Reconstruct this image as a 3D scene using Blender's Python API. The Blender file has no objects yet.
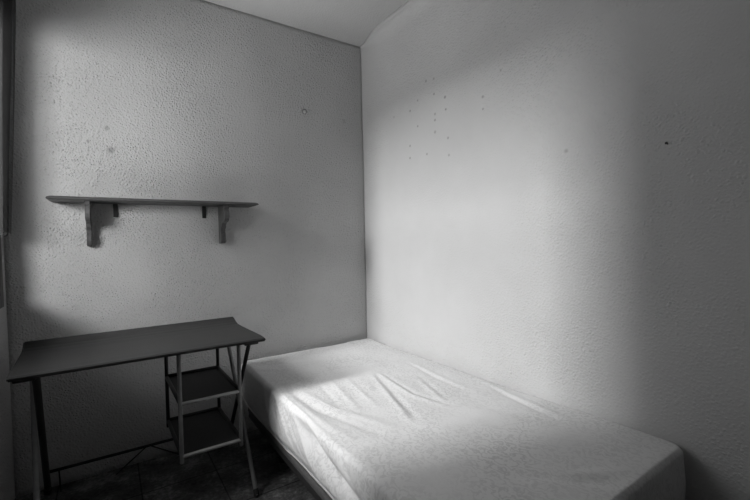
import bpy, bmesh, math, random
from mathutils import Vector, Matrix, noise

C = bpy.context.scene.collection
S = bpy.context.scene
S.view_settings.view_transform = 'Standard'
S.view_settings.look = 'None'
S.view_settings.exposure = 0.10
S.view_settings.gamma = 0.92
S.cycles.use_denoising = True
S.cycles.max_bounces = 16
S.cycles.diffuse_bounces = 10

ROOM_X = -1.96      # window wall
ROOM_Y = -3.30      # wall behind the camera
H = 2.553

# ------------------------------------------------------------------ helpers
def put(name, bm, mat=None, parent=None, smooth=False, loc=None):
    me = bpy.data.meshes.new(name)
    bmesh.ops.recalc_face_normals(bm, faces=bm.faces[:])
    bm.to_mesh(me); bm.free()
    if smooth:
        for p in me.polygons: p.use_smooth = True
    o = bpy.data.objects.new(name, me); C.objects.link(o)
    if mat: me.materials.append(mat)
    if parent is not None:
        o.parent = parent
        o.location = (loc if loc else Vector((0, 0, 0))) - parent.location
    elif loc: o.location = loc
    return o

def thing(name, label, cat, loc=(0, 0, 0), group=None):
    o = bpy.data.objects.new(name, None); C.objects.link(o)
    o.location = loc; o.empty_display_size = .05
    o['label'] = label; o['category'] = cat
    if group: o['group'] = group
    return o

def tag(o, label, cat, group=None):
    o['label'] = label; o['category'] = cat
    if group: o['group'] = group
    return o

def box(bm, x0, x1, y0, y1, z0, z1, bev=0.0, seg=2):
    r = bmesh.ops.create_cube(bm, size=1.0)
    vs = r['verts']
    for v in vs:
        v.co = Vector((x0 + (v.co.x + .5) * (x1 - x0), y0 + (v.co.y + .5) * (y1 - y0), z0 + (v.co.z + .5) * (z1 - z0)))
    if bev > 0:
        es = list({e for v in vs for e in v.link_edges})
        bmesh.ops.bevel(bm, geom=es, offset=bev, segments=seg, affect='EDGES', profile=.5)
    return bm

def tube(bm, a, b, r, seg=16, flat=1.0, up=None):
    """round (or flattened) bar from a to b with closed ends"""
    a = Vector(a); b = Vector(b); d = (b - a).normalized()
    s = d.cross(Vector(up) if up else (Vector((0, 0, 1)) if abs(d.z) < .9 else Vector((1, 0, 0)))).normalized()
    t = d.cross(s)
    rings = []
    for p, k in ((a, .82), (a + d * r * .25, 1), (b - d * r * .25, 1), (b, .82)):
        rings.append([bm.verts.new(p + (s * math.cos(2 * math.pi * i / seg) * flat + t * math.sin(2 * math.pi * i / seg)) * r * k) for i in range(seg)])
    for q, w in zip(rings, rings[1:]):
        for i in range(seg):
            bm.faces.new((q[i], q[(i + 1) % seg], w[(i + 1) % seg], w[i]))
    bm.faces.new(rings[0][::-1]); bm.faces.new(rings[-1])
    return bm

def extrude_profile(bm, pts, axis, lo, hi):
    """closed 2D profile swept along an axis; pts are the two other coords in axis order"""
    def mk(p, t):
        c = list(p); c.insert(axis, t); return Vector(c)
    A = [bm.verts.new(mk(p, lo)) for p in pts]; B = [bm.verts.new(mk(p, hi)) for p in pts]
    n = len(pts)
    for i in range(n): bm.faces.new((A[i], A[(i + 1) % n], B[(i + 1) % n], B[i]))
    bm.faces.new(A[::-1]); bm.faces.new(B)
    return bm

# ------------------------------------------------------------------ materials
def new_mat(name):
    m = bpy.data.materials.new(name); m.use_nodes = True
    nt = m.node_tree; nt.nodes.clear()
    out = nt.nodes.new('ShaderNodeOutputMaterial'); b = nt.nodes.new('ShaderNodeBsdfPrincipled')
    nt.links.new(b.outputs[0], out.inputs[0])
    return m, nt, b

def N(nt, kind, **kw):
    n = nt.nodes.new(kind)
    for k, v in kw.items():
        if k in n.inputs.keys() if isinstance(k, str) else False: n.inputs[k].default_value = v
        else: setattr(n, k, v)
    return n

def noise_tex(nt, vec, scale, detail=3, rough=.5):
    n = nt.nodes.new('ShaderNodeTexNoise')
    n.inputs['Scale'].default_value = scale; n.inputs['Detail'].default_value = detail; n.inputs['Roughness'].default_value = rough
    nt.links.new(vec, n.inputs['Vector']); return n

def ramp(nt, fac, stops, interp='LINEAR'):
    n = nt.nodes.new('ShaderNodeValToRGB'); n.color_ramp.interpolation = interp
    el = n.color_ramp.elements
    while len(el) < len(stops): el.new(.5)
    for e, (p, c) in zip(el, stops):
        e.position = p; e.color = (c, c, c, 1)
    nt.links.new(fac, n.inputs[0]); return n

def math_n(nt, op, a, b=None, clamp=False):
    n = nt.nodes.new('ShaderNodeMath'); n.operation = op; n.use_clamp = clamp
    for i, v in enumerate((a, b)):
        if v is None: continue
        if isinstance(v, (int, float)): n.inputs[i].default_value = v
        else: nt.links.new(v, n.inputs[i])
    return n.outputs[0]

def plaster(name, albedo, strength, spots=(), dist=.006, smooth_zone=None):
    m, nt, b = new_mat(name)
    tc = nt.nodes.new('ShaderNodeTexCoord'); vec = tc.outputs['Object']
    big = noise_tex(nt, vec, 2.2, 4, .6)
    col = ramp(nt, big.outputs[0], ((.3, albedo * .93), (.7, albedo)))
    cs = col.outputs[0]
    # stipple: rounded droplets plus fine grain
    wob = noise_tex(nt, vec, 45, 2, .5)
    vm = nt.nodes.new('ShaderNodeVectorMath'); vm.operation = 'MULTIPLY_ADD'
    nt.links.new(wob.outputs['Color'], vm.inputs[0]); vm.inputs[1].default_value = (.012, .012, .012); nt.links.new(vec, vm.inputs[2])
    vo = nt.nodes.new('ShaderNodeTexVoronoi'); vo.inputs['Scale'].default_value = 88; vo.inputs['Randomness'].default_value = 1
    nt.links.new(vm.outputs[0], vo.inputs['Vector'])
    drop = ramp(nt, vo.outputs['Distance'], ((.05, 1), (.62, 0)), 'EASE')
    sel = nt.nodes.new('ShaderNodeSeparateColor'); nt.links.new(vo.outputs['Color'], sel.inputs[0])
    drop = math_n(nt, 'MULTIPLY', drop.outputs[0], ramp(nt, sel.outputs[0], ((.2, .35), (.7, 1))).outputs[0])
    bb = noise_tex(nt, vec, 120, 2, .5)
    h = math_n(nt, 'ADD', drop, math_n(nt, 'MULTIPLY', bb.outputs[0], 1.5))
    patch = noise_tex(nt, vec, 3.0, 2, .5)
    pm = ramp(nt, patch.outputs[0], ((.35, .45), (.6, 1)))
    h = math_n(nt, 'MULTIPLY', h, pm.outputs[0])
    if smooth_zone:      # (centre, radius): worn, repainted patch where the stipple is flattened
        d = nt.nodes.new('ShaderNodeVectorMath'); d.operation = 'DISTANCE'
        nt.links.new(vec, d.inputs[0]); d.inputs[1].default_value = smooth_zone[0]
        z = ramp(nt, math_n(nt, 'DIVIDE', d.outputs['Value'], smooth_zone[1] * 2), ((.28, .2), (.40, 1), (.54, 1), (.72, .35)))
        h = math_n(nt, 'MULTIPLY', h, z.outputs[0])
    dark = None
    for (p, r, k) in spots:
        d = nt.nodes.new('ShaderNodeVectorMath'); d.operation = 'DISTANCE'
        nt.links.new(vec, d.inputs[0]); d.inputs[1].default_value = p
        mr = nt.nodes.new('ShaderNodeMapRange'); mr.inputs['From Min'].default_value = r * .35; mr.inputs['From Max'].default_value = r
        mr.inputs['To Min'].default_value = 1 - k; mr.inputs['To Max'].default_value = 1
        nt.links.new(d.outputs['Value'], mr.inputs['Value'])
        dark = mr.outputs[0] if dark is None else math_n(nt, 'MULTIPLY', dark, mr.outputs[0])
    if dark is not None:
        mx = nt.nodes.new('ShaderNodeMix'); mx.data_type = 'RGBA'; mx.blend_type = 'MULTIPLY'; mx.inputs[0].default_value = 1
        nt.links.new(cs, mx.inputs[6]); nt.links.new(dark, mx.inputs[7]); cs = mx.outputs[2]
    nt.links.new(cs, b.inputs['Base Color'])
    bp = nt.nodes.new('ShaderNodeBump'); bp.inputs['Strength'].default_value = strength; bp.inputs['Distance'].default_value = dist
    nt.links.new(h, bp.inputs['Height']); nt.links.new(bp.outputs[0], b.inputs['Normal'])
    b.inputs['Roughness'].default_value = .85; b.inputs['Specular IOR Level'].default_value = .15
    return m

def painted(name, v, rough=.5, var=.12, scale=14, bump=.1, stretch=(1, 1, 1), metallic=0, spec=.4):
    m, nt, b = new_mat(name)
    tc = nt.nodes.new('ShaderNodeTexCoord')
    mp = nt.nodes.new('ShaderNodeMapping'); mp.inputs['Scale'].default_value = stretch
    nt.links.new(tc.outputs['Object'], mp.inputs[0])
    n = noise_tex(nt, mp.outputs[0], scale, 4, .6)
    c = ramp(nt, n.outputs[0], ((.3, v * (1 - var)), (.7, v * (1 + var))))
    nt.links.new(c.outputs[0], b.inputs['Base Color'])
    bp = nt.nodes.new('ShaderNodeBump'); bp.inputs['Strength'].default_value = bump; bp.inputs['Distance'].default_value = .002
    nt.links.new(n.outputs[0], bp.inputs['Height']); nt.links.new(bp.outputs[0], b.inputs['Normal'])
    b.inputs['Roughness'].default_value = rough; b.inputs['Metallic'].default_value = metallic
    b.inputs['Specular IOR Level'].default_value = spec
    return m

def floor_mat():
    m, nt, b = new_mat('worn_dark_tiles')
    tc = nt.nodes.new('ShaderNodeTexCoord'); vec = tc.outputs['Object']
    n1 = noise_tex(nt, vec, 7, 5, .65); n2 = noise_tex(nt, vec, 60, 3, .6)
    c = ramp(nt, math_n(nt, 'ADD', math_n(nt, 'MULTIPLY', n1.outputs[0], .65), math_n(nt, 'MULTIPLY', n2.outputs[0], .35)), ((.38, .04), (.52, .12), (.64, .30)))
    # square tiles, 33 cm, dark joints
    sx = nt.nodes.new('ShaderNodeSeparateXYZ'); nt.links.new(vec, sx.inputs[0])
    def joint(ax, off):
        f = math_n(nt, 'FRACT', math_n(nt, 'DIVIDE', math_n(nt, 'ADD', sx.outputs[ax], off), .33))
        e = math_n(nt, 'MINIMUM', f, math_n(nt, 'SUBTRACT', 1, f))
        return ramp(nt, e, ((.006, .25), (.013, 1))).outputs[0]
    j = math_n(nt, 'MULTIPLY', joint(0, 10.05), joint(1, 9.9 + .645))
    mx = nt.nodes.new('ShaderNodeMix'); mx.data_type = 'RGBA'; mx.blend_type = 'MULTIPLY'; mx.inputs[0].default_value = 1
    nt.links.new(c.outputs[0], mx.inputs[6]); nt.links.new(j, mx.inputs[7]); nt.links.new(mx.outputs[2], b.inputs['Base Color'])
    bp = nt.nodes.new('ShaderNodeBump'); bp.inputs['Strength'].default_value = .3; bp.inputs['Distance'].default_value = .002
    nt.links.new(math_n(nt, 'ADD', n2.outputs[0], j), bp.inputs['Height']); nt.links.new(bp.outputs[0], b.inputs['Normal'])
    b.inputs['Roughness'].default_value = .7; b.inputs['Specular IOR Level'].default_value = .25
    return m

def sheet_mat():
    m, nt, b = new_mat('worn_damask_cotton')
    tc = nt.nodes.new('ShaderNodeTexCoord'); vec = tc.outputs['Object']
    n1 = noise_tex(nt, vec, 80, 5, .7); n2 = noise_tex(nt, vec, 4, 3, .5); n3 = noise_tex(nt, vec, 420, 2, .5)
    # faded leafy damask: swirled noise, present in patches
    w = nt.nodes.new('ShaderNodeTexWave'); w.inputs['Scale'].default_value = 9; w.inputs['Distortion'].default_value = 14
    w.inputs['Detail'].default_value = 3; w.inputs['Detail Scale'].default_value = 3.5
    nt.links.new(vec, w.inputs['Vector'])
    pm = ramp(nt, n2.outputs[0], ((.30, 0.1), (.66, 1)))
    pat = ramp(nt, math_n(nt, 'MULTIPLY', w.outputs['Fac'], n1.outputs[0]), ((.20, 0), (.50, 1)))
    f = math_n(nt, 'MULTIPLY', pat.outputs[0], pm.outputs[0])
    c = ramp(nt, f, ((0, .77), (1, .63)))
    nt.links.new(c.outputs[0], b.inputs['Base Color'])
    bp = nt.nodes.new('ShaderNodeBump'); bp.inputs['Strength'].default_value = .35; bp.inputs['Distance'].default_value = .0025
    hh = math_n(nt, 'ADD', math_n(nt, 'MULTIPLY', n1.outputs[0], .6), math_n(nt, 'ADD', math_n(nt, 'MULTIPLY', f, .4), math_n(nt, 'MULTIPLY', n3.outputs[0], .15)))
    nt.links.new(hh, bp.inputs['Height']); nt.links.new(bp.outputs[0], b.inputs['Normal'])
    b.inputs['Roughness'].default_value = .9; b.inputs['Specular IOR Level'].default_value = .1
    b.inputs['Sheen Weight'].default_value = .1
    return m

SPOTS_R = [((0, y, z), r, k) for (y, z, r, k) in (
    (-.681, 2.078, .011, .35), (-.747, 1.983, .009, .45), (-.747, 2.07, .010, .3), (-.835, 1.939, .011, .45), (-.53, 1.948, .010, .4),
    (-.603, 1.99, .009, .35), (-.753, 1.869, .010, .35), (-.752, 1.835, .010, .4), (-.84, 1.871, .009, .45), (-.365, 1.954, .010, .25),
    (-.524, 1.736, .010, .4), (-.751, 1.768, .012, .3), (-.854, 1.712, .010, .35), (-.522, 1.662, .010, .4), (-.679, 1.657, .009, .4),
    (-.859, 1.618, .010, .3), (-1.529, 1.51, .012, .25), (-.60, 1.838, .009, .4), (-1.10, 1.86, .010, .35), (-1.10, 1.80, .008, .35), (-1.21, 1.95, .007, .3))]
SPOTS_B = [((x, 0, z), r, k) for (x, z, r, k) in ((-1.536, 1.65, .022, .35), (-1.55, 1.759, .016, .3), (-1.631, 1.684, .010, .25), (-.16, 2.0, .02, .2), (-1.35, 2.15, .012, .15))]

M_BACK = plaster('stippled_plaster', .58, 1.0, SPOTS_B, dist=.004)
M_RIGHT = plaster('worn_plaster', .60, .8, SPOTS_R, dist=.0035, smooth_zone=((0, -.65, 1.25), 1.05))
M_LEFT = plaster('plain_plaster', .5, .8)
M_CEIL = plaster('ceiling_paint', .6, .25)
M_FLOOR = floor_mat()
M_SHEET = sheet_mat()
M_HEM = painted('hem_cotton', .58, .9, .05, 60, .1, spec=.1)
M_DESK = painted('charcoal_laminate', .034, .6, .14, 26, .05, (.6, 5, 5), spec=.25)
M_TUBE = painted('grey_steel_tube', .20, .42, .10, 30, .05, spec=.5)
M_RAIL = painted('pale_steel_rail', .36, .4, .1, 30, .05, spec=.5)
M_DARKTUBE = painted('black_and_unlit_steel', .025, .45, .15, 30, .05)  # black bars, and the shelf unit's side rails that get no light
M_BOARD = painted('black_shelf_board', .016, .55, .2, 20, .05)
M_SHELF = painted('dark_stained_wood', .075, .45, .25, 18, .15, (1, 6, 6))
M_BRACKET = painted('stained_wood_bracket', .10, .45, .25, 20, .15, (6, 6, 1))
M_IRON = painted('dark_iron', .05, .5, .2, 60, .2, metallic=.5)
M_CURTAIN = painted('dark_curtain_cloth', .055, .9, .12, 40, .2, (1, 1, .15), spec=.1)
_nt = M_CURTAIN.node_tree      # an open weave that lets some of the daylight through
_o = [n for n in _nt.nodes if n.type == 'OUTPUT_MATERIAL'][0]; _p = [n for n in _nt.nodes if n.type == 'BSDF_PRINCIPLED'][0]
_t = _nt.nodes.new('ShaderNodeBsdfTransparent'); _m = _nt.nodes.new('ShaderNodeMixShader'); _m.inputs[0].default_value = .42
_nt.links.new(_p.outputs[0], _m.inputs[1]); _nt.links.new(_t.outputs[0], _m.inputs[2]); _nt.links.new(_m.outputs[0], _o.inputs[0])
M_FRAME = painted('dark_window_wood', .06, .5, .2, 18, .1, (1, 1, .2))
M_BASE = painted('grey_bed_fabric', .16, .8, .12, 40, .2, spec=.15)
M_LEG = painted('black_bed_leg', .05, .5, .2, 20, .1)

# ------------------------------------------------------------------ the room
def fbm(x, y, s):
    return noise.noise(Vector((x * s, y * s, 3.7))) + .5 * noise.noise(Vector((x * s * 2.1, y * s * 2.1, 8.1)))

def sstep(a, b, x):
    t = max(0., min(1., (x - a) / (b - a))); return t * t * (3 - 2 * t)

def back_wave(x, z):
    """hand-laid plaster: the wall bellies forward about the shelf, falls back near its ends"""
    d = 0.0
    d += .005 * sstep(-1.10, -.30, x - .10 * math.sin(z * 2.1))      # falls back towards the corner
    d += .005 * sstep(1.75, 2.40, z + .10 * (x + 1.3) ** 2)          # and towards the ceiling
    d += .004 * sstep(.95, .35, z)
    d += .0035 * (fbm(x, z, 2.2) + .5)
    return max(0.0, d)

def grid_wall(name, us, vs, f, mat, thick, label=None):
    bm = bmesh.new()
    g = [[bm.verts.new(f(u, v)) for v in vs] for u in us]
    for i in range(len(us) - 1):
        for j in range(len(vs) - 1):
            bm.faces.new((g[i][j], g[i + 1][j], g[i + 1][j + 1], g[i][j + 1]))
    # backing so that the wall is a solid
    def edge(i, j): return g[i][j]
    rim = [(i, 0) for i in range(len(us))] + [(len(us) - 1, j) for j in range(1, len(vs))] + [(i, len(vs) - 1) for i in range(len(us) - 2, -1, -1)] + [(0, j) for j in range(len(vs) - 2, 0, -1)]
    back = [bm.verts.new(edge(i, j).co + Vector(thick)) for i, j in rim]
    n = len(rim)
    for k in range(n):
        a = edge(*rim[k]); b2 = edge(*rim[(k + 1) % n])
        bm.faces.new((a, b2, back[(k + 1) % n], back[k]))
    bm.faces.new(back)
    o = put(name, bm, mat, smooth=False)
    for p in o.data.polygons: p.use_smooth = len(p.vertices) == 4
    o['kind'] = 'structure'
    return o

def lin(a, b, n): return [a + (b - a) * i / (n - 1) for i in range(n)]

grid_wall('wall_back', lin(ROOM_X, .0, 90), lin(0, H, 110), lambda x, z: (x, back_wave(x, z), z), M_BACK, (0, .14, 0))

def right_x(y, z):
    r = .01 + .08 * min(1, max(0, -y) / .25)
    x = .0025 * (fbm(y, z, 2.0) - .4)
    x = max(0.0, x)
    if z > H - r:                                     # soft cove into the ceiling
        t = min(1, (z - (H - r)) / r); x -= r * .75 * (1 - math.sqrt(max(0, 1 - t * t)))
    c = .05                                           # and a rounded inner corner
    if y > -c:
        t = min(1, (y + c) / c); x -= .003 * t * t
    return x
grid_wall('wall_right', lin(ROOM_Y, .06, 120), lin(0, H - .09, 80) + lin(H - .08, H, 14), lambda y, z: (right_x(y, z), y, z), M_RIGHT, (.14, 0, 0))

# window wall: four blocks round the opening
WY0, WY1, WZ0, WZ1 = -1.16, -.17, .96, 2.14
bm = bmesh.new()
box(bm, ROOM_X - .16, ROOM_X, WY1, .08, 0, H); box(bm, ROOM_X - .16, ROOM_X, ROOM_Y, WY0, 0, H)
box(bm, ROOM_X - .16, ROOM_X, WY0, WY1, 0, WZ0); box(bm, ROOM_X - .16, ROOM_X, WY0, WY1, WZ1, H)
o = put('wall_left', bm, M_LEFT); o['kind'] = 'structure'
bm = box(bmesh.new(), ROOM_X - .16, .14, ROOM_Y - .14, ROOM_Y, 0, H); o = put('wall_front', bm, plaster('low_bounce_plaster', .22, .6)); o['kind'] = 'structure'  # unseen wall, colour darkened to cut bounce on to the mattress foot
bm = box(bmesh.new(), ROOM_X - .16, .14, ROOM_Y - .14, .16, H, H + .12); o = put('ceiling', bm, M_CEIL); o['kind'] = 'structure'
bm = box(bmesh.new(), ROOM_X - .16, .14, ROOM_Y - .14, .16, -.12, 0); o = put('floor', bm, M_FLOOR); o['kind'] = 'structure'

# window frame + casing
bm = bmesh.new()
t = .055
for (a, b_, c, d) in ((WY1, WY1 + t, WZ0 - t, WZ1 + t), (WY0 - t, WY0, WZ0 - t, WZ1 + t), (WY0, WY1, WZ0 - t, WZ0), (WY0, WY1, WZ1, WZ1 + t)):
    box(bm, ROOM_X, ROOM_X + .012, a, b_, c, d, .003)
for (a, b_, c, d) in ((WY1 - .03, WY1, WZ0, WZ1), (WY0, WY0 + .03, WZ0, WZ1), (WY0 + .03, WY1 - .03, WZ0, WZ0 + .03), (WY0 + .03, WY1 - .03, WZ1 - .03, WZ1)):
    box(bm, ROOM_X - .10, ROOM_X - .06, a, b_, c, d, .003)
o = put('window_1', bm, M_FRAME); o['kind'] = 'structure'
m, nt, b = new_mat('clear_glass')
tr = nt.nodes.new('ShaderNodeBsdfTransparent'); gl = nt.nodes.new('ShaderNodeBsdfGlossy'); gl.inputs['Roughness'].default_value = .02
ms = nt.nodes.new('ShaderNodeMixShader'); ms.inputs[0].default_value = .06
nt.links.new(tr.outputs[0], ms.inputs[1]); nt.links.new(gl.outputs[0], ms.inputs[2])
nt.links.new(ms.outputs[0], [n for n in nt.nodes if n.type == 'OUTPUT_MATERIAL'][0].inputs[0]); nt.nodes.remove(b)
put('window_pane', box(bmesh.new(), ROOM_X - .083, ROOM_X - .078, WY0 + .03, WY1 - .03, WZ0 + .03, WZ1 - .03), m, o)

# ------------------------------------------------------------------ curtain at the window, by the corner
rod = thing('curtain_rod', 'thin dark curtain rod above the window at the left picture edge', 'curtain rod', (ROOM_X + .05, -.6, 2.32))
put('pole', tube(bmesh.new(), (ROOM_X + .066, -.03, 2.32), (ROOM_X + .066, -1.30, 2.32), .009), M_IRON, rod, True)
for y in (-.045, -1.27):
    bm = bmesh.new(); tube(bm, (ROOM_X, y, 2.32), (ROOM_X + .068, y, 2.32), .006); tube(bm, (ROOM_X, y, 2.32), (ROOM_X + .005, y, 2.32), .02)
    put('bracket', bm, M_IRON, rod, True)
cur = thing('curtain', 'dark curtain hanging in straight folds at the left picture edge', 'curtain', (ROOM_X + .05, -.13, 2.3))
bm = bmesh.new()
nz, ny = 40, 60
g = []
for i in range(nz + 1):
    f = i / nz; row = []
    z = 2.2985 - f * (2.2985 - 1.222)
    for j in range(ny + 1):
        s = j / ny
        y = -.040 - s * .18 - .012 * f * math.sin(s * 9)
        amp = .018 * (1 - .35 * f)
        x = ROOM_X + .066 - .040 * f + amp * math.sin(s * 6 * math.pi + .6) + .004 * math.sin(s * 23 + f * 3)
        row.append(bm.verts.new((x, y, z - .010 * math.cos(s * 6 * math.pi + .6) * f)))
    g.append(row)
for i in range(nz):
    for j in range(ny): bm.faces.new((g[i][j], g[i + 1][j], g[i + 1][j + 1], g[i][j + 1]))
o = put('curtain_cloth', bm, M_CURTAIN, cur, True)
for k in range(5):
    y = -.050 - k * .038
    bm = bmesh.new()
    n = 20; prev = None; R0, r0 = .0145, .0025; ringv = []
    for a in range(n):
        th = 2 * math.pi * a / n; cdir = Vector((math.cos(th), 0, math.sin(th)))
        ringv.append([bm.verts.new(Vector((ROOM_X + .066, y, 2.3165)) + cdir * (R0 + r0 * math.cos(q * math.pi / 3)) + Vector((0, r0 * math.sin(q * math.pi / 3), 0))) for q in range(6)])
    for a in range(n):
        for q in range(6):
            bm.faces.new((ringv[a][q], ringv[(a + 1) % n][q], ringv[(a + 1) % n][(q + 1) % 6], ringv[a][(q + 1) % 6]))
    put('curtain_ring', bm, M_IRON, rod, True)

# ------------------------------------------------------------------ wall shelf
sh = thing('wall_shelf', 'long dark wooden wall shelf on two scrolled brackets above the desk', 'shelf', (-1.31, 0, 1.37))
bm = bmesh.new()
x0, x1, d = -1.789, -.836, .170
prof = [(0.012, 0.0), (0.0, .005), (.003, .012), (.014, .0175)]       # (inset, height): moulded edge
rings = []
for ins, hh in prof:
    rings.append([bm.verts.new((x, y, 1.3735 + hh)) for x, y in ((x0 + ins, -.0005), (x0 + ins, -d + ins), (x1 - ins, -d + ins), (x1 - ins, -.0005))])
for a, b2 in zip(rings, rings[1:]):
    for i in range(4): bm.faces.new((a[i], a[(i + 1) % 4], b2[(i + 1) % 4], b2[i]))
bm.faces.new(rings[0][::-1]); bm.faces.new(rings[-1])
put('shelf_board', bm, M_SHELF, sh)
# scrolled bracket profile in (y, z)
bp_ = [(0, 1.3735), (-.150, 1.3735), (-.155, 1.358), (-.147, 1.351), (-.152, 1.343), (-.160, 1.330), (-.162, 1.314), (-.157, 1.299), (-.146, 1.288),
       (-.128, 1.281), (-.105, 1.278), (-.086, 1.273), (-.076, 1.264), (-.072, 1.253), (-.062, 1.247), (-.054, 1.238), (-.053, 1.226), (-.060, 1.212), (-.064, 1.196),
       (-.062, 1.180), (-.054, 1.167), (-.042, 1.160), (0, 1.159)]
for xc, hw in ((-1.640, .0095), (-1.011, .0125)):
    bm = extrude_profile(bmesh.new(), bp_, 0, xc - hw, xc + hw)
    put('bracket', bm, M_BRACKET, sh)
for xc in (-1.526, -1.101):
    bm = box(bmesh.new(), xc - .0105, xc + .0105, -.006, 0, 1.306, 1.3735, .002)
    h = put('hanger_plate', bm, M_IRON, sh)
    for z in (1.322, 1.348):
        put('screw', tube(bmesh.new(), (xc, -.0055, z), (xc, -.0085, z), .0045, 12), M_TUBE, h, True)

# ------------------------------------------------------------------ desk
dk = thing('desk', 'dark folding desk on crossed steel legs with hanging open shelves beside the bed', 'desk', (-1.42, -.36, 0))
bm = bmesh.new()
top = [(-.662, .712), (-.655, .7165), (-.60, .717), (-.45, .715), (-.32, .714), (-.25, .7155), (-.215, .721), (-.192, .731), (-.178, .744)]
bot = [(-.166, .741), (-.182, .719), (-.210, .705), (-.25, .699), (-.32, .697), (-.45, .697), (-.60, .698), (-.655, .700), (-.662, .704)]
extrude_profile(bm, top + bot, 0, -1.862, -.978)
bmesh.ops.bevel(bm, geom=[e for e in bm.edges if abs(e.verts[0].co.x - e.verts[1].co.x) < 1e-6 and (abs(e.verts[0].co.x + .978) < 1e-4 or abs(e.verts[0].co.x + 1.862) < 1e-4)], offset=.004, segments=2, affect='EDGES')
for v in bm.verts:
    v.co.x -= .020 * (v.co.y + .66) / .48; v.co.z += .009
put('desktop', bm, M_DESK, dk)
# crossed trestles at both ends
Z0 = .006
legs = [((-1.036, -.145, .690), (-1.036, -.652, Z0), .0100, M_TUBE), ((-1.016, -.535, .690), (-1.020, -.060, Z0), .0095, M_DARKTUBE),
        ((-1.860, -.145, .690), (-1.800, -.652, Z0), .0105, M_TUBE), ((-1.800, -.545, .690), (-1.836, -.045, Z0), .0125, M_DARKTUBE)]
for a, b2, r, mt in legs:
    l = put('leg', tube(bmesh.new(), a, b2, r), mt, dk, True)
    bm = bmesh.new(); dv = (Vector(b2) - Vector(a)).normalized()
    tube(bm, Vector(b2) - dv * .03, Vector(b2) + Vector((0, 0, -Z0)), r * 1.25)
    put('foot_cap', bm, M_BOARD, l, True, loc=Vector((0, 0, 0)) + dk.location * 0).location = (0, 0, 0)
for x in (-1.024, -1.826):
    put('top_rail', box(bmesh.new(), x - .032, x + .032, -.60, -.12, .686, .7065, .004), M_DARKTUBE, dk)
put('crossbar', tube(bmesh.new(), (-1.832, -.075, .113), (-1.012, -.075, .113), .007), M_DARKTUBE, dk, True)
for a, b2 in (((-1.428, -.075, .113), (-1.567, -.06, .003)), ((-1.418, -.075, .113), (-1.262, -.06, .003)), ((-1.790, -.075, .113), (-1.787, -.07, .003))):
    put('brace', tube(bmesh.new(), a, b2, .0032, 10), M_DARKTUBE, dk, True)
# hanging shelf unit under the right end
XL0, XR0, YF, YB = -1.333, -1.086, -.605, -.195
for x, y, mt in ((XL0, YF, M_TUBE), (XR0, YF, M_TUBE), (XL0 - .006, YB, M_DARKTUBE), (XR0 - .006, YB, M_DARKTUBE)):
    p = put('upright', tube(bmesh.new(), (x, y, .234), (x, y, .706), .0085), mt, dk, True)
for z in (.486, .262):
    bm = box(bmesh.new(), XL0 - .002, XR0 - .001, YB - .002, YF + .004, z - .005, z + .004, .002)
    b_ = put('shelf_board', bm, M_BOARD, dk)
    put('front_rail', tube(bmesh.new(), (XL0, YF, z), (XR0, YF, z), .0075), M_RAIL, dk, True)
    put('rear_rail', tube(bmesh.new(), (XL0 - .006, YB, z + .008), (XR0 - .006, YB, z + .008), .0085), M_DARKTUBE, dk, True)
    for x in (XL0, XR0):
        put('side_rail', tube(bmesh.new(), (x, YF, z + .004), (x - .006, YB, z + .004), .0085), M_DARKTUBE, dk, True)  # unlit side rails: their shade is put into the black colour

# ------------------------------------------------------------------ bed
BX0, BX1, BY0, BY1 = -.930, -.018, -1.940, -.035
base = thing('bed_base', 'low grey bed base on dark legs under the white mattress', 'bed base', (-.48, -.99, 0))
bm = box(bmesh.new(), BX0 + .026, BX1 - .026, BY0 + .026, BY1 - .026, .152, .186, .008)
put('platform', bm, M_BASE, base)
bm = bmesh.new()
box(bm, BX0 + .03, BX0 + .055, BY0 + .03, BY1 - .03, .12, .150); box(bm, BX1 - .055, BX1 - .03, BY0 + .03, BY1 - .03, .12, .150)
box(bm, BX0 + .055, BX1 - .055, BY0 + .03, BY0 + .055, .12, .150); box(bm, BX0 + .055, BX1 - .055, BY1 - .055, BY1 - .03, .12, .150)
put('under_frame', bm, M_LEG, base)
for x in (BX0 + .10, BX1 - .10):
    for y in (BY0 + .15, BY1 - .40):
        bm = bmesh.new(); bmesh.ops.create_cone(bm, cap_ends=True, segments=20, radius1=.018, radius2=.026, depth=.12, matrix=Matrix.Translation((x, y, .06)))
        put('leg', bm, M_LEG, base, True)
        bm = None

mt = thing('mattress', 'single mattress in a wrinkled off-white fitted sheet along the right wall', 'mattress', (-.48, -.99, .185))

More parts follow.
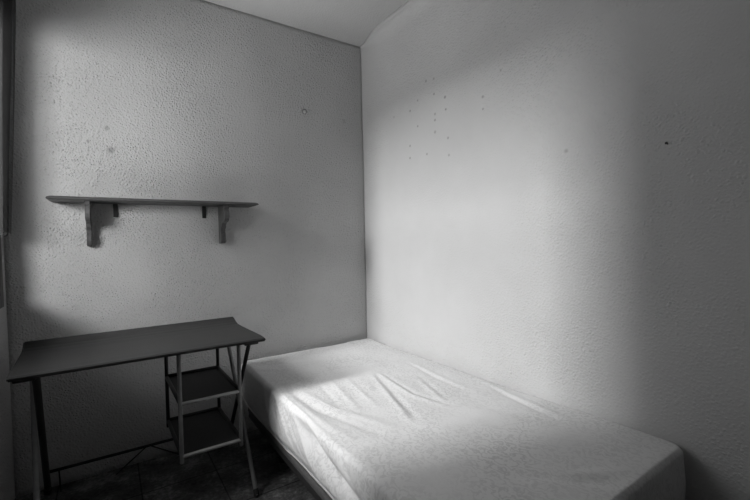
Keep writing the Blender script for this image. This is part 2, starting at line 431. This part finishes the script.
FOLDS = [  # polyline on the sheet, half width, height (crease = dip beside it)
    ([(-.925, -.590), (-.905, -.924), (-.868, -1.230)], .020, .012),
    ([(-.874, -.600), (-.858, -.925), (-.770, -1.260)], .014, -.009),
    ([(-.840, -.610), (-.800, -.960), (-.700, -1.240)], .018, .008),
    ([(-.428, -.740), (-.522, -1.059), (-.585, -1.260)], .013, -.008),
    ([(-.450, -.740), (-.555, -1.059), (-.620, -1.260)], .012, .007),
    ([(-.412, -.760), (-.455, -1.053), (-.417, -1.240)], .012, .008),
    ([(-.395, -.760), (-.430, -1.053), (-.390, -1.240)], .010, -.006),
    ([(-.582, -.700), (-.640, -1.060)], .013, .006),
    ([(-.660, -.680), (-.720, -1.060)], .014, .006),
    ([(-.720, -.640), (-.770, -.990)], .012, -.005),
    ([(-.160, -.700), (-.198, -1.150)], .014, .006), ([(-.180, -.700), (-.222, -1.150)], .011, -.005),
    ([(-.284, -.900), (-.388, -1.190)], .013, .006), ([(-.262, -.900), (-.360, -1.190)], .011, -.005),
    ([(-.050, -1.10), (-.150, -1.620)], .016, .007), ([(-.078, -1.15), (-.19, -1.62)], .012, -.006),
    ([(-.90, -.25), (-.74, -.40)], .02, .005), ([(-.91, -.17), (-.60, -.30)], .016, -.004), ([(-.55, -1.78), (-.30, -1.90)], .02, .006), ([(-.62, -1.70), (-.40, -1.90)], .018, -.006),
]
SIDE = [  # folds down the left side, (y top, y bottom, half width, height)
    (-.48, -.62, .020, .008), (-.56, -.78, .016, -.008), (-.62, -.98, .022, .011), (-.70, -1.12, .016, -.008), (-.80, -1.25, .024, .010),
    (-.95, -1.38, .02, -.009), (-1.05, -1.50, .024, .010), (-1.25, -1.62, .02, -.008), (-1.45, -1.7, .024, .009), (-.30, -.34, .02, .005), (-.15, -.12, .02, -.005)]

def fold_h(x, y):
    h = 0
    for pl, w, a in FOLDS:
        best = 1e9; tt = 0; L = len(pl) - 1
        for k in range(L):
            ax, ay = pl[k]; bx, by = pl[k + 1]; dx, dy = bx - ax, by - ay
            t = ((x - ax) * dx + (y - ay) * dy) / (dx * dx + dy * dy); t = max(0, min(1, t))
            dd = math.hypot(x - ax - t * dx, y - ay - t * dy)
            if dd < best: best, tt = dd, (k + t) / L
        if best < w * 3:
            h += .6 * a * math.exp(-(best / (w * 1.1)) ** 2) * math.sin(math.pi * (.08 + .84 * tt)) ** .8
    return h

def side_h(y, z):
    f = (.452 - z) / .25; h = 0
    for yt, yb, w, a in SIDE:
        yc = yt + (yb - yt) * f
        h += a * math.exp(-((y - yc) / w) ** 2) * min(1, .35 + f)
    zc = .405 - .10 * sstep(-.85, -1.55, y)           # the sheet sags in a long hollow below the rim
    h -= .028 * sstep(-.75, -1.15, y) * math.exp(-((z - zc) / .032) ** 2)
    h += .012 * sstep(-.75, -1.15, y) * math.exp(-((z - zc + .085) / .035) ** 2)
    return h

ZB, ZT, RV, RC = .188, .455, .021, .034
def bottom_z(y):   # the hem rides up towards the foot
    return ZB + .03 * sstep(-.2, -1.2, y) * (1 - sstep(-1.5, -1.9, y))
def sheet():
    bm = bmesh.new()
    nx, ny, nzz = 110, 230, 26
    cx, cy = (BX0 + BX1) / 2, (BY0 + BY1) / 2; hx, hy = (BX1 - BX0) / 2, (BY1 - BY0) / 2
    # perimeter (rounded rectangle) and top disc built from the same parameter grid
    verts = {}
    def top_pt(i, j):
        a = -1 + 2 * i / nx; c = -1 + 2 * j / ny
        return a * hx, c * hy
    def rounded(px, py, inset):
        """pull a point of the square grid on to the rounded-rectangle plan"""
        ex, ey = hx - inset, hy - inset; r = max(.005, RC - inset * .5)
        qx, qy = px * ex / hx, py * ey / hy
        ax, ay = abs(qx) - (ex - r), abs(qy) - (ey - r)
        if ax > 0 and ay > 0:
            m = max(ax, ay); L = math.hypot(ax, ay)
            ax, ay = ax * m / L, ay * m / L
            qx = math.copysign(ex - r + ax, qx); qy = math.copysign(ey - r + ay, qy)
        return qx, qy
    def crown(px, py):
        u = 1 - (px / hx) ** 4; v = 1 - (py / hy) ** 6
        return .006 * u * v
    for i in range(nx + 1):
        for j in range(ny + 1):
            px, py = top_pt(i, j); qx, qy = rounded(px, py, RV * (1 - .5 * sstep(.6, 1, -py / hy)))
            X, Y = cx + qx, cy + qy
            z = ZT + crown(px, py) + fold_h(X, Y) * min(1, 14 * min(1 - abs(px) / hx, 1 - abs(py) / hy) + .35)
            z += .0028 * fbm(X, Y, 6) + .004 * fbm(X + 5, Y, 2.3)
            if Y > -.12 and X > -.2: z += .004
            z += .016 * sstep(-.9, -1.8, Y) * sstep(-.9, -.3, X)
            verts[('t', i, j)] = bm.verts.new((X, Y, z))
    for i in range(nx):
        for j in range(ny):
            bm.faces.new([verts[('t', *k)] for k in ((i, j), (i + 1, j), (i + 1, j + 1), (i, j + 1))])
    rim = [(i, 0) for i in range(nx)] + [(nx, j) for j in range(ny)] + [(i, ny) for i in range(nx, 0, -1)] + [(0, j) for j in range(ny, 0, -1)]
    prev = [verts[('t', i, j)] for i, j in rim]
    na = 7; rows = []
    for k in range(1, na + nzz + 1):
        cur_ = []
        for n_, (i, j) in enumerate(rim):
            px, py = top_pt(i, j)
            if k <= na:
                th = math.pi / 2 * k / na; rv = RV * (1 - .5 * sstep(.6, 1, -py / hy)); ins = rv * (1 - math.sin(th)); dz = RV * .6 * (1 - math.cos(th)) if py < -.6 * hy else RV * (1 - .4 * sstep(.2, .6, -py / hy)) * (1 - math.cos(th))
            else:
                ins = 0; dz = None
            qx, qy = rounded(px, py, ins)
            X, Y = cx + qx, cy + qy
            bz = bottom_z(Y) if i == 0 else ZB
            z = ZT - dz if dz is not None else (ZT - RV) + (bz - (ZT - RV)) * (k - na) / nzz
            f = k / (na + nzz)
            nvx = -1 if i == 0 else (1 if i == nx else 0); nvy = -1 if j == 0 else (1 if j == ny else 0)
            out = 0
            if nvx == -1: out = side_h(Y, z) * min(1, f * 4) * (1 - .9 * sstep(.5, .95, f)) + .004 * fbm(Y, z, 5) * min(1, f * 3)
            elif nvy: out = .003 * fbm(X, z, 6) * min(1, f * 3)
            tuck = -.022 * sstep(.78, 1.0, f) + .010 * math.sin(math.pi * min(1, max(0, (f - .1) / .8)))
            out += tuck if not (nvx == 1) else min(0, tuck)
            lift = .016 * sstep(-.9, -1.8, Y) * sstep(-.9, -.3, X) * max(0, 1 - f * 1.2)
            tz = lift + fold_h(X, Y) * (1 - f * 4) * .8 if f < .25 else 0
            if dz is not None: tz += (.0028 * fbm(X, Y, 6) + .004 * fbm(X + 5, Y, 2.3) + (.004 if (Y > -.12 and X > -.2) else 0)) * (1 - k / (na + 1))
            if nvx or nvy:
                Ln = math.hypot(nvx, nvy); X += nvx / Ln * out; Y += nvy / Ln * out
            cur_.append(bm.verts.new((X, Y, z + tz)))
        n = len(rim)
        for q in range(n):
            bm.faces.new((prev[q], prev[(q + 1) % n], cur_[(q + 1) % n], cur_[q]))
        prev = cur_; rows.append(cur_)
    edge = [v.co.copy() for v in prev]
    bm.faces.new(prev)
    return bm, edge
bm, edge = sheet()
put('fitted_sheet', bm, M_SHEET, mt, True)
# stitched elastic hem that runs round the lower edge
bm = bmesh.new(); rr = .0045; n = len(edge); rings = []
ctr = Vector((-.48, -.99, 0))
for k in range(n):
    tdir = (edge[(k + 1) % n] - edge[k - 1]).normalized(); s = tdir.cross(Vector((0, 0, 1))).normalized(); u = s.cross(tdir)
    rings.append([bm.verts.new(edge[k] + Vector((0, 0, .003)) + (s * math.cos(q * math.pi / 3) + u * math.sin(q * math.pi / 3)) * rr) for q in range(6)])
for k in range(n):
    for q in range(6): bm.faces.new((rings[k][q], rings[(k + 1) % n][q], rings[(k + 1) % n][(q + 1) % 6], rings[k][(q + 1) % 6]))
put('sheet_hem', bm, M_HEM, mt, True)

# ------------------------------------------------------------------ small things on the walls
y0 = back_wave(-.458, 2.02)
pg = thing('wall_plug', 'small pale painted-over plug high on the back wall near the corner', 'wall plug', (-.458, y0, 2.02))
put('collar', tube(bmesh.new(), (-.458, y0 + .003, 2.02), (-.458, y0 - .005, 2.02), .018, 20), painted('grey_plug_collar', .30, .8), pg, True)
put('plug_head', tube(bmesh.new(), (-.459, y0 - .004, 2.016), (-.459, y0 - .016, 2.015), .011, 18), M_CEIL, pg, True)
bm = bmesh.new(); xr = right_x(-1.884, 1.464)
tube(bm, (xr + .004, -1.884, 1.464), (xr - .010, -1.884, 1.466), .0025, 10); tube(bm, (xr - .0095, -1.884, 1.466), (xr - .012, -1.884, 1.4665), .0045, 12)
tag(put('nail', bm, M_IRON, None, True), 'small dark nail in the bare upper right wall', 'nail')

# ------------------------------------------------------------------ light
def area(name, loc, target, sx, sy, power, spread=180):
    L = bpy.data.lights.new(name, 'AREA'); L.shape = 'RECTANGLE'; L.size = sx; L.size_y = sy; L.energy = power; L.spread = math.radians(spread)
    o = bpy.data.objects.new(name, L); C.objects.link(o); o.location = loc
    o.rotation_euler = (Vector(target) - Vector(loc)).to_track_quat('-Z', 'Y').to_euler()
    return o
area('window_skylight', (ROOM_X - .07, -.68, 1.56), (0, -2.0, 1.20), .86, 1.10, 7.4)
area('side_sky', (-3.05, -2.45, 1.80), (-1.33, 0, 1.62), 1.0, .6, 26, 110)
area('courtyard_glow', (-4.8, -.46, 2.66), (0, -.80, .95), .55, 1.0, 212)
area('high_sky', (-4.2, -.95, 3.70), (-.5, -1.0, .45), 1.5, 1.0, 78)
area('ceiling_fill', (-3.2, -.75, .30), (-.9, -1.1, H), 1.2, .9, 55)  # added fill lamp, lifts the ambient light on ceiling and upper walls
w = bpy.data.worlds.new('sky'); S.world = w; w.use_nodes = True
bgn = w.node_tree.nodes['Background']
sk = w.node_tree.nodes.new('ShaderNodeTexSky'); sk.sky_type = 'HOSEK_WILKIE'; sk.turbidity = 8; sk.sun_direction = (.3, .2, .9)
bw = w.node_tree.nodes.new('ShaderNodeRGBToBW'); w.node_tree.links.new(sk.outputs[0], bw.inputs[0]); w.node_tree.links.new(bw.outputs[0], bgn.inputs[0])
bgn.inputs[1].default_value = .3

# ------------------------------------------------------------------ camera
cam = bpy.data.cameras.new('camera'); co = bpy.data.objects.new('camera', cam); C.objects.link(co)
yaw, pitch, roll, F = .5892, -.02702, -.02027, 398.5
cp, sp, cy_, sy_ = math.cos(pitch), math.sin(pitch), math.cos(yaw), math.sin(yaw)
f = Vector((sy_ * cp, cy_ * cp, sp)); r = Vector((cy_, -sy_, 0)); u = r.cross(f)
r2 = r * math.cos(roll) + u * math.sin(roll); u2 = u * math.cos(roll) - r * math.sin(roll)
mw = Matrix(((r2.x, u2.x, -f.x, -1.563), (r2.y, u2.y, -f.y, -2.451), (r2.z, u2.z, -f.z, 1.166), (0, 0, 0, 1)))
co.matrix_world = mw
cam.sensor_width = 36; cam.lens = F / 750 * 36; cam.clip_start = .05
S.camera = co
